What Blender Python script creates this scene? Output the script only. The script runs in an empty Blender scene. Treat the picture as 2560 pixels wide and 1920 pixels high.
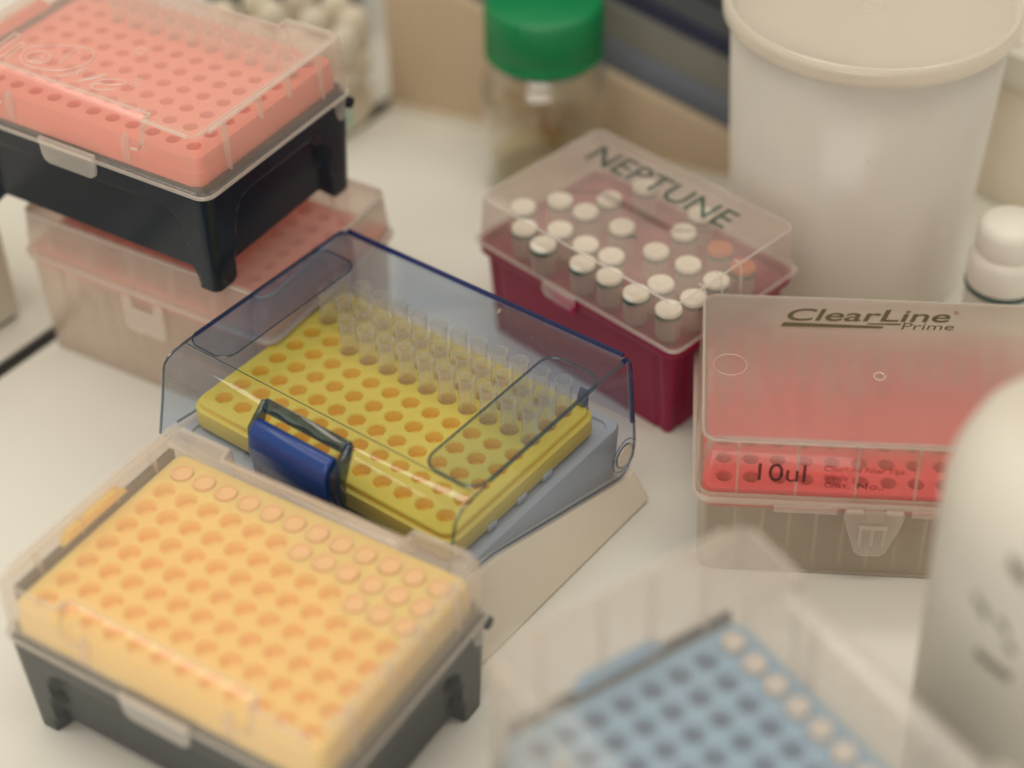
import bpy, bmesh, math, random
from mathutils import Matrix, Vector
random.seed(7)
S = 0.001                      # everything below is written in millimetres
TZ = -447.5                    # table top under the camera
sc = bpy.context.scene
C = sc.collection

# ------------------------------------------------------------------ camera
cam = bpy.data.cameras.new("camera"); co = bpy.data.objects.new("camera", cam); C.objects.link(co)
cam.sensor_width = 36.0; cam.lens = 63.53; cam.clip_start = 0.01; cam.clip_end = 50
R_ = Vector((0.99970375, -0.01561981, -0.01866627)); U_ = Vector((0.02433944, 0.64155897, 0.76668747)); W_ = Vector((0, 0.76691467, -0.64174909))
m = Matrix((R_, U_, -W_)).transposed().to_4x4(); m.translation = Vector((0, 0, -TZ * S)); co.matrix_world = m
cam.dof.use_dof = True; cam.dof.focus_distance = 0.608; cam.dof.aperture_fstop = 3.5; cam.dof.aperture_blades = 0
sc.camera = co
# ------------------------------------------------------------------ world + lamps
world = bpy.data.worlds.new("World"); sc.world = world; world.use_nodes = True
bg = world.node_tree.nodes["Background"]; bg.inputs[0].default_value = (1.0, 0.93, 0.82, 1); bg.inputs[1].default_value = 0.48

def lamp(name, loc, size, power, rot=(0, 0, 0), col=(1, 0.93, 0.80)):
    l = bpy.data.lights.new(name, 'AREA'); l.shape = 'RECTANGLE'; l.size, l.size_y = size; l.energy = power; l.color = col
    o = bpy.data.objects.new(name, l); C.objects.link(o); o.location = loc; o.rotation_euler = rot
    return o
lamp("ceiling_lamp", (0.1, 0.15, 1.75), (1.6, 0.22), 8.5)
lamp("ceiling_lamp", (0.1, 1.15, 1.75), (1.6, 0.22), 6.0)
lamp("ceiling_lamp", (-1.15, 0.75, 1.6), (0.3, 1.8), 7.5)
lamp("front_fill_light", (-0.5, -1.5, 0.95), (1.8, 1.1), 13.0, (math.radians(68), 0, math.radians(-16)), (1, .95, .86))  # added fill lamp on the camera side, brightens the upright walls
# ------------------------------------------------------------------ render settings
sc.view_settings.view_transform = 'Standard'; sc.view_settings.look = 'None'; sc.view_settings.exposure = 0.08; sc.view_settings.gamma = 1.0
sc.render.engine = 'CYCLES'
cy = sc.cycles
cy.max_bounces = 16; cy.diffuse_bounces = 5; cy.glossy_bounces = 5; cy.transmission_bounces = 10; cy.transparent_max_bounces = 40
cy.use_denoising = True; cy.sample_clamp_indirect = 6.0; cy.caustics_refractive = True; cy.caustics_reflective = False

# ------------------------------------------------------------------ materials
def newmat(name):
    mt = bpy.data.materials.new(name); mt.use_nodes = True; nt = mt.node_tree; nt.nodes.clear()
    return mt, nt, nt.nodes, nt.links

def plastic(name, col, rough=0.4, spec=0.5, var=0.05, bump=0.0, sss=0.0, scale=60, transl=0.0, metal=0.0, srad=(1, .7, .4), sscale=0.002):
    mt, nt, N, L = newmat(name)
    out = N.new('ShaderNodeOutputMaterial'); b = N.new('ShaderNodeBsdfPrincipled')
    tc = N.new('ShaderNodeTexCoord'); nz = N.new('ShaderNodeTexNoise'); nz.inputs['Scale'].default_value = scale; nz.inputs['Detail'].default_value = 5
    L.new(tc.outputs['Object'], nz.inputs['Vector'])
    rp = N.new('ShaderNodeMapRange'); rp.inputs[3].default_value = 1 - var; rp.inputs[4].default_value = 1 + var
    L.new(nz.outputs[0], rp.inputs[0])
    mx = N.new('ShaderNodeVectorMath'); mx.operation = 'SCALE'; mx.inputs[0].default_value = col
    L.new(rp.outputs[0], mx.inputs['Scale']); L.new(mx.outputs[0], b.inputs['Base Color'])
    rr = N.new('ShaderNodeMapRange'); rr.inputs[3].default_value = max(0, rough - 0.06); rr.inputs[4].default_value = rough + 0.06
    L.new(nz.outputs[0], rr.inputs[0]); L.new(rr.outputs[0], b.inputs['Roughness'])
    b.inputs['Specular IOR Level'].default_value = spec; b.inputs['Metallic'].default_value = metal
    if sss:
        b.inputs['Subsurface Weight'].default_value = sss; b.inputs['Subsurface Radius'].default_value = srad; b.inputs['Subsurface Scale'].default_value = sscale
    if bump:
        n2 = N.new('ShaderNodeTexNoise'); n2.inputs['Scale'].default_value = 1400; n2.inputs['Detail'].default_value = 3
        L.new(tc.outputs['Object'], n2.inputs['Vector'])
        bp = N.new('ShaderNodeBump'); bp.inputs['Strength'].default_value = bump; bp.inputs['Distance'].default_value = 0.0002
        L.new(n2.outputs[0], bp.inputs['Height']); L.new(bp.outputs[0], b.inputs['Normal'])
    sh = b.outputs[0]
    if transl:
        t = N.new('ShaderNodeBsdfTranslucent'); t.inputs[0].default_value = (*col, 1)
        ms = N.new('ShaderNodeMixShader'); ms.inputs[0].default_value = transl
        L.new(sh, ms.inputs[1]); L.new(t.outputs[0], ms.inputs[2]); sh = ms.outputs[0]
    L.new(sh, out.inputs[0])
    return mt

def sheer(name, tint=(.97, .94, .91), haze=0.12, edge=0.5, power=3.0, col=(.80, .75, .70), rough=0.12, edge_col=None, blur=0.0, ior=1.2, spec=1.0, scratch=0.25):
    """thin see-through plastic: clear tint + milky haze that thickens where one looks along the wall + gloss"""
    mt, nt, N, L = newmat(name)
    out = N.new('ShaderNodeOutputMaterial')
    lw = N.new('ShaderNodeLayerWeight'); lw.inputs[0].default_value = 0.5
    pw = N.new('ShaderNodeMath'); pw.operation = 'POWER'; pw.inputs[1].default_value = power; L.new(lw.outputs['Facing'], pw.inputs[0])
    tc = N.new('ShaderNodeTexCoord'); nz = N.new('ShaderNodeTexNoise'); nz.inputs['Scale'].default_value = 45; nz.inputs['Detail'].default_value = 6
    L.new(tc.outputs['Object'], nz.inputs['Vector'])
    vr = N.new('ShaderNodeMapRange'); vr.inputs[3].default_value = 1 - scratch; vr.inputs[4].default_value = 1 + scratch; L.new(nz.outputs[0], vr.inputs[0])
    hz = N.new('ShaderNodeMath'); hz.operation = 'MULTIPLY'; hz.inputs[1].default_value = haze; L.new(vr.outputs[0], hz.inputs[0])
    ma = N.new('ShaderNodeMath'); ma.operation = 'MULTIPLY_ADD'; ma.use_clamp = True; ma.inputs[1].default_value = edge
    L.new(pw.outputs[0], ma.inputs[0]); L.new(hz.outputs[0], ma.inputs[2])
    tr = N.new('ShaderNodeBsdfTransparent'); tr.inputs[0].default_value = (*tint, 1)
    clear = tr.outputs[0]
    if blur:
        rf = N.new('ShaderNodeBsdfRefraction'); rf.inputs['Color'].default_value = (*tint, 1); rf.inputs['Roughness'].default_value = 0.45; rf.inputs['IOR'].default_value = ior
        mb = N.new('ShaderNodeMixShader'); mb.inputs[0].default_value = blur; L.new(clear, mb.inputs[1]); L.new(rf.outputs[0], mb.inputs[2]); clear = mb.outputs[0]
    df = N.new('ShaderNodeBsdfDiffuse'); tl = N.new('ShaderNodeBsdfTranslucent')
    for n in (df, tl): n.inputs[0].default_value = (*(edge_col or col), 1)
    m1 = N.new('ShaderNodeMixShader'); m1.inputs[0].default_value = 0.5; L.new(df.outputs[0], m1.inputs[1]); L.new(tl.outputs[0], m1.inputs[2])
    m2 = N.new('ShaderNodeMixShader'); L.new(ma.outputs[0], m2.inputs[0]); L.new(clear, m2.inputs[1]); L.new(m1.outputs[0], m2.inputs[2])
    gl = N.new('ShaderNodeBsdfGlossy'); gl.inputs['Roughness'].default_value = rough; gl.inputs[0].default_value = (1, 1, 1, 1)
    p5 = N.new('ShaderNodeMath'); p5.operation = 'POWER'; p5.inputs[1].default_value = 5; L.new(lw.outputs['Facing'], p5.inputs[0])
    fr = N.new('ShaderNodeMath'); fr.operation = 'MULTIPLY_ADD'; fr.inputs[1].default_value = 0.75 * spec; fr.inputs[2].default_value = 0.035 * spec; L.new(p5.outputs[0], fr.inputs[0])
    m3 = N.new('ShaderNodeMixShader'); L.new(fr.outputs[0], m3.inputs[0]); L.new(m2.outputs[0], m3.inputs[1]); L.new(gl.outputs[0], m3.inputs[2])
    L.new(m3.outputs[0], out.inputs[0])
    return mt

M = {}
M['table'] = plastic('white_laminate', (.735, .715, .65), .45, .35, .03, 0, scale=9)
M['seam'] = plastic('dark_seam', (.015, .015, .012), .7)
M['black'] = plastic('black_plastic', (.008, .015, .026), .20, .3, .1, .05)
M['black_reflection'] = plastic('black_plastic_painted_reflection', (.028, .033, .034), .30, .6, .1, .05)  # same black plastic, with blurred reflections lightened into its colour
M['pink'] = plastic('coral_plastic', (.93, .28, .22), .45, .4, .03, .1, transl=.1)
M['red'] = plastic('red_plastic', (.84, .055, .075), .45, .4, .03, .1)
M['yellow'] = plastic('yellow_plastic', (.98, .675, .095), .42, .4, .03, .12, sss=.6, srad=(1, .6, .06), sscale=.0035)
M['orange'] = plastic('orange_plastic', (.99, .67, .21), .45, .4, .03, .1, sss=.75, srad=(1, .42, .12), sscale=.005)
M['blue_plate'] = plastic('pale_blue_plastic', (.25, .46, .68), .45, .4, .03, .1, transl=.1)
M['crimson'] = plastic('crimson_plastic', (.30, .006, .06), .35, .4, .06, .08)
M['crimson_light'] = plastic('crimson_latch_plastic', (.48, .01, .12), .35, .4, .06)
M['frost'] = sheer('frosted_lid_plastic', tint=(.995, .985, .975), haze=.105, edge=.58, power=2.6, col=(.95, .88, .80), rough=.16)
M['frost_edge'] = sheer('frosted_rim_plastic', tint=(.995, .985, .975), haze=.33, edge=.35, col=(.98, .93, .87), rough=.16)
M['frost_top'] = sheer('milky_lid_plastic', tint=(.995, .985, .97), haze=.15, edge=.35, col=(.95, .86, .76), rough=.3, blur=.75, ior=1.35)
M['clear_box'] = sheer('clear_box_plastic', tint=(.995, .985, .965), haze=.06, edge=.45, col=(.95, .87, .74), rough=.1)
M['frost_thick'] = sheer('hazy_lid_plastic', tint=(.995, .985, .975), haze=.14, edge=.5, power=2.6, col=(.90, .82, .73), rough=.18)
M['clear_base'] = sheer('clear_base_plastic', tint=(.995, .985, .965), haze=.28, edge=.45, col=(.97, .96, .82), rough=.1)
M['tip_white'] = plastic('white_tip_plastic', (.70, .645, .60), .4, .4, .03)
M['tip_peach'] = plastic('peach_tip_plastic', (.93, .60, .28), .4, .4, .03, sss=.3)
M['dust'] = plastic('pale_dust', (.75, .72, .66), .8)
M['hazy_box'] = sheer('hazy_box_plastic', tint=(.99, .975, .95), haze=.30, edge=.45, col=(.97, .87, .77), rough=.2)
M['tip'] = sheer('frosted_tip_plastic', tint=(.995, .99, .98), haze=.13, edge=.5, power=2.2, col=(1, .97, .88), rough=.15)
M['tip_pale'] = sheer('milky_tip_plastic', tint=(.995, .985, .97), haze=.22, edge=.42, power=2, col=(.96, .90, .84), rough=.2)
M['blue_lid'] = sheer('blue_clear_plastic', tint=(.80, .865, .965), haze=.038, edge=.30, power=5, col=(.45, .55, .66), edge_col=(.12, .2, .34), rough=.04, spec=1.3, scratch=.5)
M['blue_edge'] = sheer('deep_blue_edge_plastic', tint=(.04, .13, .50), haze=.35, edge=.3, col=(.008, .045, .26), rough=.08, spec=1.5)
M['grey_edge'] = sheer('grey_blue_edge_plastic', tint=(.45, .52, .60), haze=.12, edge=.3, col=(.16, .21, .30), rough=.06, spec=2)
M['navy'] = plastic('navy_blue_plastic', (.008, .042, .21), .28, .6, .08)
M['navy_clear'] = sheer('navy_clear_plastic', tint=(.40, .50, .62), haze=.15, edge=.4, col=(.02, .06, .20), rough=.08, spec=1.6)
M['tray'] = plastic('grey_tray_plastic', (.52, .52, .52), .4, .4, .03)
M['cream'] = plastic('cream_plastic', (.75, .68, .57), .5, .3, .03, .08)
M['cream_wall'] = plastic('cream_painted_panel', (.60, .47, .33), .55, .3, .04)
M['bucket'] = sheer('milky_bucket_plastic', tint=(.98, .97, .95), haze=.66, edge=.3, power=2, col=(.985, .95, .90), rough=.22, scratch=.08)
M['bucket_lid'] = sheer('milky_bucket_lid_plastic', tint=(.98, .96, .92), haze=.56, edge=.3, power=2, col=(.92, .875, .80), rough=.25, scratch=.08)
M['white_bottle'] = plastic('white_bottle_plastic', (.70, .66, .585), .5, .25, .03)
M['white_cap'] = plastic('white_cap_plastic', (.80, .76, .68), .45, .4, .05)
M['off_white'] = plastic('off_white_plastic', (.70, .63, .50), .45, .4, .05)
M['green'] = plastic('green_cap_plastic', (.003, .20, .062), .38, .45, .08)
M['glass'] = sheer('bottle_glass', tint=(.99, .985, .965), haze=.02, edge=.30, power=4, col=(.55, .50, .40), rough=.03, spec=2)
M['vial'] = sheer('grey_vial_plastic', tint=(.95, .94, .92), haze=.34, edge=.4, power=2, col=(.78, .72, .67), rough=.12)
M['teal'] = plastic('dark_teal_rubber', (.02, .07, .07), .5)
M['amber'] = sheer('amber_liquid', tint=(.98, .94, .78), haze=.05, edge=.2, col=(.6, .45, .18), rough=.05)
M['orange_cap'] = plastic('orange_cap_plastic', (.50, .12, .045), .4, .4, .05)
M['ink_olive'] = plastic('olive_ink', (.085, .065, .030), .6, .2, .25, scale=900)
M['ink_dark'] = sheer('dark_ink', tint=(.60, .42, .42), haze=.34, edge=.1, col=(.03, .01, .01), scratch=.5)
M['ink_green'] = sheer('dark_green_ink', tint=(.62, .74, .72), haze=.33, edge=.1, col=(.03, .09, .085), scratch=.9)
M['ink_faint'] = sheer('faint_red_ink', tint=(.86, .62, .62), haze=.25, edge=.1, col=(.20, .03, .03))
M['ink_grey'] = plastic('grey_ink', (.24, .215, .17), .6, .2, .2)
M['steel_blue'] = plastic('steel_blue_paint', (.065, .095, .12), .4, .4, .1)
M['slate'] = plastic('slate_paint', (.085, .095, .105), .5, .3, .15)
M['navy_paint'] = plastic('navy_paint', (.030, .034, .070), .45, .4, .15)
M['grey_metal'] = plastic('grey_metal_paint', (.20, .20, .175), .4, .4, .1)
M['blue_grey'] = plastic('blue_grey_paint', (.17, .20, .245), .4, .4, .1)
M['white_panel'] = plastic('white_panel_paint', (.72, .67, .58), .5, .35, .03)
M['pin'] = plastic('pale_pin_plastic', (.76, .68, .58), .35, .5, .03)
M['pale_green'] = plastic('pale_green_sticker', (.35, .62, .52), .5)

# ------------------------------------------------------------------ mesh helpers (mm)
def link_mesh(name, bm, mat, parent=None, smooth=40, loc=None):
    bmesh.ops.remove_doubles(bm, verts=bm.verts, dist=0.0005)
    bmesh.ops.recalc_face_normals(bm, faces=bm.faces)
    for v in bm.verts: v.co *= S
    me = bpy.data.meshes.new(name); bm.to_mesh(me); bm.free()
    if smooth:
        for p in me.polygons: p.use_smooth = True
        me.set_sharp_from_angle(angle=math.radians(smooth))
        for p in me.polygons: p.use_smooth = len(p.vertices) <= 8
    me.materials.append(mat)
    o = bpy.data.objects.new(name, me); C.objects.link(o)
    if parent: o.parent = parent
    if loc: o.location = Vector(loc) * S
    return o

def solid(o, t, off=-1):
    md = o.modifiers.new('wall', 'SOLIDIFY'); md.thickness = t * S; md.offset = off; return o

def tag(o, label, cat=None, group=None, kind=None):
    if label: o['label'] = label
    if cat: o['category'] = cat
    if group: o['group'] = group
    if kind: o['kind'] = kind
    return o

def thing(name, label, cat, x, y, z, yaw=0, group=None):
    o = bpy.data.objects.new(name, None); C.objects.link(o); o.empty_display_size = .01
    o.location = (x * S, y * S, (z - TZ) * S); o.rotation_euler = (0, 0, math.radians(yaw))
    return tag(o, label, cat, group)

def rrect(hx, hy, r, n=6, cx=0, cy=0):
    r = max(r, .3); pts = []
    for (sx, sy, a0) in ((1, 1, 0), (-1, 1, 90), (-1, -1, 180), (1, -1, 270)):
        for k in range(n + 1):
            a = math.radians(a0 + 90 * k / n)
            pts.append((cx + sx * (hx - r) + r * math.cos(a), cy + sy * (hy - r) + r * math.sin(a)))
    return pts

def loft(bm, rings, cap0=False, cap1=False):
    vs = [[bm.verts.new(p) for p in r] for r in rings]
    n = len(vs[0])
    for a, b in zip(vs, vs[1:]):
        for i in range(n):
            bm.faces.new((a[i], a[(i + 1) % n], b[(i + 1) % n], b[i]))
    if cap0: bm.faces.new(vs[0][::-1])
    if cap1: bm.faces.new(vs[-1])
    return vs

def lathe(bm, prof, n=40, cx=0, cy=0, cap0=False, cap1=False, ripple=None):
    rings = []
    for k, (r, z) in enumerate(prof):
        ring = []
        for i in range(n):
            rr = r + (ripple(k, i) if ripple else 0)
            ring.append((cx + rr * math.cos(2 * math.pi * i / n), cy + rr * math.sin(2 * math.pi * i / n), z))
        rings.append(ring)
    return loft(bm, rings, cap0, cap1)

def box(bm, x0, x1, y0, y1, z0, z1, bev=0.0):
    t = bmesh.new()
    bmesh.ops.create_cube(t, size=1)
    for v in t.verts:
        v.co = Vector(((x0 + x1) / 2 + v.co.x * (x1 - x0), (y0 + y1) / 2 + v.co.y * (y1 - y0), (z0 + z1) / 2 + v.co.z * (z1 - z0)))
    if bev: bmesh.ops.bevel(t, geom=list(t.edges), offset=bev, segments=2, affect='EDGES', profile=.5)
    me = bpy.data.meshes.new('tmp'); t.to_mesh(me); t.free(); bm.from_mesh(me); bpy.data.meshes.remove(me)

def prism(bm, poly, axis, a, b, bev=0.0):
    """extrude a 2-D polygon between a and b along axis ('x','y','z')"""
    t = bmesh.new()
    def P(p, q):
        return {'x': (q, p[0], p[1]), 'y': (p[0], q, p[1]), 'z': (p[0], p[1], q)}[axis]
    loft(t, [[P(p, a) for p in poly], [P(p, b) for p in poly]], True, True)
    if bev:
        bmesh.ops.recalc_face_normals(t, faces=t.faces)
        bmesh.ops.bevel(t, geom=list(t.edges), offset=bev, segments=2, affect='EDGES', profile=.5)
    me = bpy.data.meshes.new('tmp'); t.to_mesh(me); t.free(); bm.from_mesh(me); bpy.data.meshes.remove(me)

def tube(bm, pts, r, n=6, closed=False):
    P = [Vector(p) for p in pts]; m_ = len(P); rings = []
    for i in range(m_):
        a = P[i - 1] if (i or closed) else P[i]; b = P[(i + 1) % m_] if (i < m_ - 1 or closed) else P[i]
        d = (b - a).normalized(); up = Vector((0, 0, 1)) if abs(d.z) < .9 else Vector((1, 0, 0))
        s = d.cross(up).normalized(); u = s.cross(d)
        rings.append([P[i] + (s * math.cos(2 * math.pi * k / n) + u * math.sin(2 * math.pi * k / n)) * r for k in range(n)])
    if closed: rings.append(rings[0])
    loft(bm, rings, not closed, not closed)

def smooth_path(pts, sub=4):
    out = []; n = len(pts)
    for i in range(n - 1):
        p0, p1, p2, p3 = pts[max(i - 1, 0)], pts[i], pts[i + 1], pts[min(i + 2, n - 1)]
        for k in range(sub):
            t = k / sub
            out.append(tuple(.5 * (2 * p1[j] + (p2[j] - p0[j]) * t + (2 * p0[j] - 5 * p1[j] + 4 * p2[j] - p3[j]) * t * t + (3 * p1[j] - p0[j] - 3 * p2[j] + p3[j]) * t ** 3) for j in range(len(p1))))
    out.append(tuple(pts[-1])); return out

def letters(name, text, mat, parent, x0, x1, y0, y1, plane, depth=0.25, shear=0.0, bold=0.0):
    """flat lettering fitted to the rectangle x0..x1, y0..y1 of a plane given as function (u, v, w) -> xyz mm"""
    cu = bpy.data.curves.new('tmp_text', 'FONT'); cu.body = text; cu.size = 1.0; cu.extrude = 0.01; cu.offset = bold
    to = bpy.data.objects.new('tmp_text', cu); C.objects.link(to)
    dg = bpy.context.evaluated_depsgraph_get(); me = bpy.data.meshes.new_from_object(to.evaluated_get(dg))
    bpy.data.objects.remove(to); bpy.data.curves.remove(cu)
    vs = [v.co.copy() for v in me.vertices]
    for v in vs: v.x += shear * v.y
    ax, bx = min(v.x for v in vs), max(v.x for v in vs); ay, by = min(v.y for v in vs), max(v.y for v in vs)
    for v, p in zip(me.vertices, vs):
        u = x0 + (p.x - ax) / (bx - ax) * (x1 - x0); w = y0 + (p.y - ay) / (by - ay) * (y1 - y0)
        v.co = Vector(plane(u, w, depth * (p.z + 0.01) / 0.02)) * S
    me.name = name; me.materials.clear(); me.materials.append(mat)
    o = bpy.data.objects.new(name, me); C.objects.link(o); o.parent = parent
    return o

def sstep(a, b, x):
    t = max(0.0, min(1.0, (x - a) / (b - a))); return t * t * (3 - 2 * t)

def perim(hx, hy, r, step=1.5, nc=6):
    """dense rounded rectangle: (x, y, nx, ny, side, s) ; side 'x+','x-','y+','y-' or 'c'"""
    out = []
    def run(p, q, nx, ny, side):
        n = max(2, int(math.dist(p, q) / step))
        for k in range(1, n):
            x = p[0] + (q[0] - p[0]) * k / n; y = p[1] + (q[1] - p[1]) * k / n
            out.append((x, y, nx, ny, side, y if side[0] == 'x' else x))
    def arc(cx, cy, a0):
        for k in range(nc + 1):
            a = math.radians(a0 + 90 * k / nc); out.append((cx + r * math.cos(a), cy + r * math.sin(a), math.cos(a), math.sin(a), 'c', 0))
    arc(hx - r, hy - r, 0); run((hx - r, hy), (-hx + r, hy), 0, 1, 'y+')
    arc(-hx + r, hy - r, 90); run((-hx, hy - r), (-hx, -hy + r), -1, 0, 'x-')
    arc(-hx + r, -hy + r, 180); run((-hx + r, -hy), (hx - r, -hy), 0, -1, 'y-')
    arc(hx - r, -hy + r, 270); run((hx, -hy + r), (hx, hy - r), 1, 0, 'x+')
    return out

def inset_pt(p, hx, hy, r, i):
    """point p of perim() moved inwards by i without the corners folding over"""
    x, y, nx, ny, side, s_ = p; rr = max(r - i, .25); ex, ey = hx - i - rr, hy - i - rr
    if side == 'c':
        sx = 1 if x > 0 else -1; sy = 1 if y > 0 else -1
        return sx * ex + nx * rr, sy * ey + ny * rr
    x2, y2 = x - nx * i, y - ny * i
    if side[0] == 'y': x2 = max(-ex, min(ex, x2))
    else: y2 = max(-ey, min(ey, y2))
    return x2, y2

# ------------------------------------------------------------------ tip plate with real holes
def plate_bm(R, hx, hy, r, skirt, depth=7.0, n=24, z0=0.0, bottom=True, countersink=0.3):
    bm = bmesh.new()
    sq = []
    for i in range(n):
        a = 2 * math.pi * i / n; c, s = math.cos(a), math.sin(a); k = 4.5 / max(abs(c), abs(s)); sq.append((c * k, s * k))
    for col in range(12):
        for row in range(8):
            cx, cy = (col - 5.5) * 9, (3.5 - row) * 9
            def ring(rr, z): return [(cx + rr * math.cos(2 * math.pi * i / n), cy + rr * math.sin(2 * math.pi * i / n), z0 + z) for i in range(n)]
            loft(bm, [[(cx + p[0], cy + p[1], z0) for p in sq], ring(R + countersink, 0), ring(R, -countersink), ring(R * .9, -depth)], False, bottom)
    # frame round the field of holes
    X, Y = 54.0, 36.0
    cor = {}
    pts = rrect(hx, hy, r, 6)
    for q, (sx, sy) in enumerate(((1, 1), (-1, 1), (-1, -1), (1, -1))):
        arc = [bm.verts.new((*p, z0)) for p in pts[q * 7:(q + 1) * 7]]; c = bm.verts.new((sx * X, sy * Y, z0)); cor[q] = (c, arc)
        for a, b in zip(arc, arc[1:]): bm.faces.new((c, a, b))
    for q in range(4):
        c0, a0 = cor[q]; c1, a1 = cor[(q + 1) % 4]; bm.faces.new((c0, a0[-1], a1[0], c1))
    loft(bm, [[(*p, z0 + k[-1]) for p in rrect(hx + k[0], hy + k[-2], r + max(k[0], 0), 6)] for k in [(0, 0)] + skirt])
    return bm

# ------------------------------------------------------------------ pipette tips
def tip_mesh(name, rtop, rlow, rise, length, mat, plug=0):
    bm = bmesh.new()
    prof = [(rtop - .55, rise - 9), (rtop - .5, rise), (rtop, rise), (rtop, rise - 1.2), (rtop - .22, rise - 1.6), (rlow + .15, rise - 11), (rlow, -2), (rlow * .5, -length * .6), (.5, -length)]
    if plug: prof[0] = (rtop - .55, rise - plug)
    lathe(bm, prof, 20, cap0=bool(plug))
    o = link_mesh(name, bm, mat); me = o.data; bpy.data.objects.remove(o)
    return me

ORD = ['first', 'second', 'third', 'fourth', 'fifth', 'sixth', 'seventh', 'eighth', 'ninth', 'tenth', 'eleventh', 'twelfth']
def tips(me, rackloc, yaw, cells, what, group):
    X, Y, Z = rackloc; a = math.radians(yaw); c, s = math.cos(a), math.sin(a)
    for (row, col) in cells:
        x, y = (col - 6.5) * 9 + random.uniform(-.12, .12), (4.5 - row) * 9 + random.uniform(-.12, .12)
        o = bpy.data.objects.new('pipette_tip', me); C.objects.link(o)
        o.location = ((X + x * c - y * s) * S, (Y + x * s + y * c) * S, (Z - TZ + random.uniform(-.2, .2)) * S)
        o.rotation_euler = (math.radians(random.uniform(-1.2, 1.2)), math.radians(random.uniform(-1.2, 1.2)), random.random() * 6)
        rn = 'back row' if row == 1 else ORD[row - 1] + ' row'
        tag(o, f'frosted tip in the {rn} of the {what}, {ORD[col - 1]} from left', 'pipette tip', group)

# ------------------------------------------------------------------ the black-based tip box (three of them in view)
def tip_base_bm(H, hx=60.5, hy=42.0):
    """moulded base: recessed arched panels on four sides, corner legs, cut-away bottom edge; z from -13 down to -H"""
    P = perim(hx, hy, 5.0, 1.6)
    top = -13.0; bm = bmesh.new(); NL = 34; rings = []
    def sdf(side, s, z):
        hw = (45 if side[0] == 'y' else 24)
        d = (-22 - z)                                      # depth below the arch crown
        hw2 = hw + 0.14 * d
        dx = hw2 - abs(s); r = 7.0
        if dx < r and d < r:
            return r - math.hypot(r - dx, r - d)
        return min(dx, d)
    for k in range(NL + 1):
        ring = []
        for (x, y, nx, ny, side, s) in P:
            zb = -H
            if side != 'c':
                hw = (49 if side[0] == 'y' else 29)
                zb = -H + (H * .10) * sstep(hw + 2, hw - 5, abs(s))
            z = top + (zb - top) * k / NL
            inset = 0.055 * (-z + top)
            if side != 'c': inset += 3.6 * sstep(-.9, 1.1, sdf(side, s, z))
            if k == 0: inset += 1.2
            ring.append((x - nx * inset, y - ny * inset, z + H))
        rings.append(ring)
    col = [[(x, y, H + z) for (x, y, *_r) in [(p[0] - p[2] * i, p[1] - p[3] * i) for p in P]] for (i, z) in ((3.6, -13), (3.6, -11.0), (3.2, -10.4), (1.8, -10.4), (1.6, -12.6))]
    loft(bm, col + rings)
    return bm

def lid_bm(hx=61.3, hy=42.0, z0=-13.0, z1=10.0, hw=35.0):
    P = perim(hx, hy, 5.0, 1.2); bm = bmesh.new()
    corner = [(0.0, z0), (0, z0 + 1.6), (.5, z0 + 1.9), (.7, 2), (1.0, z1 - 1.0), (1.8, z1), (4.2, z1), (4.8, z1 - .9), (6.5, z1 - 1.0), (8.5, z1 - 1.0), (13, z1 - 1.0)]
    centre = [(0.0, z0), (0, z0 + 1.6), (.5, z0 + 1.9), (.9, -4), (1.6, 1.5), (3.6, z1 - 2.4), (6.6, z1 - .3), (7.4, z1 - .2), (9.0, z1 - 1.0), (11, z1 - 1.0), (13, z1 - 1.0)]
    rings = []
    for (c, d) in zip(corner, centre):
        ring = []
        for (x, y, nx, ny, side, s) in P:
            mfac = sstep(hw + .9, hw - .9, abs(s)) if side[0] == 'y' else 0.0
            i = c[0] + (d[0] - c[0]) * mfac; z = c[1] + (d[1] - c[1]) * mfac
            ring.append((*inset_pt((x, y, nx, ny, side, s), hx, hy, 5.0, i), z))
        rings.append(ring)
    for k_ in (.75, .5, .25, .02): rings.append([(p[0] * k_, p[1] * k_, p[2]) for p in rings[-1 if k_ == .75 else base_i]]); base_i = len(corner) - 1
    loft(bm, rings, False, True)
    return bm

SHARED = {}
def shared_part(key, name, build, mat, parent, z=0, mods=None):
    """first use builds the mesh, later uses link the same mesh with their own material"""
    if key not in SHARED:
        o = build(); SHARED[key] = o.data
    else:
        o = bpy.data.objects.new(name, SHARED[key]); C.objects.link(o)
    o.parent = parent; o.location = (0, 0, z * S)
    o.material_slots[0].link = 'OBJECT'; o.material_slots[0].material = mat
    return o

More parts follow.
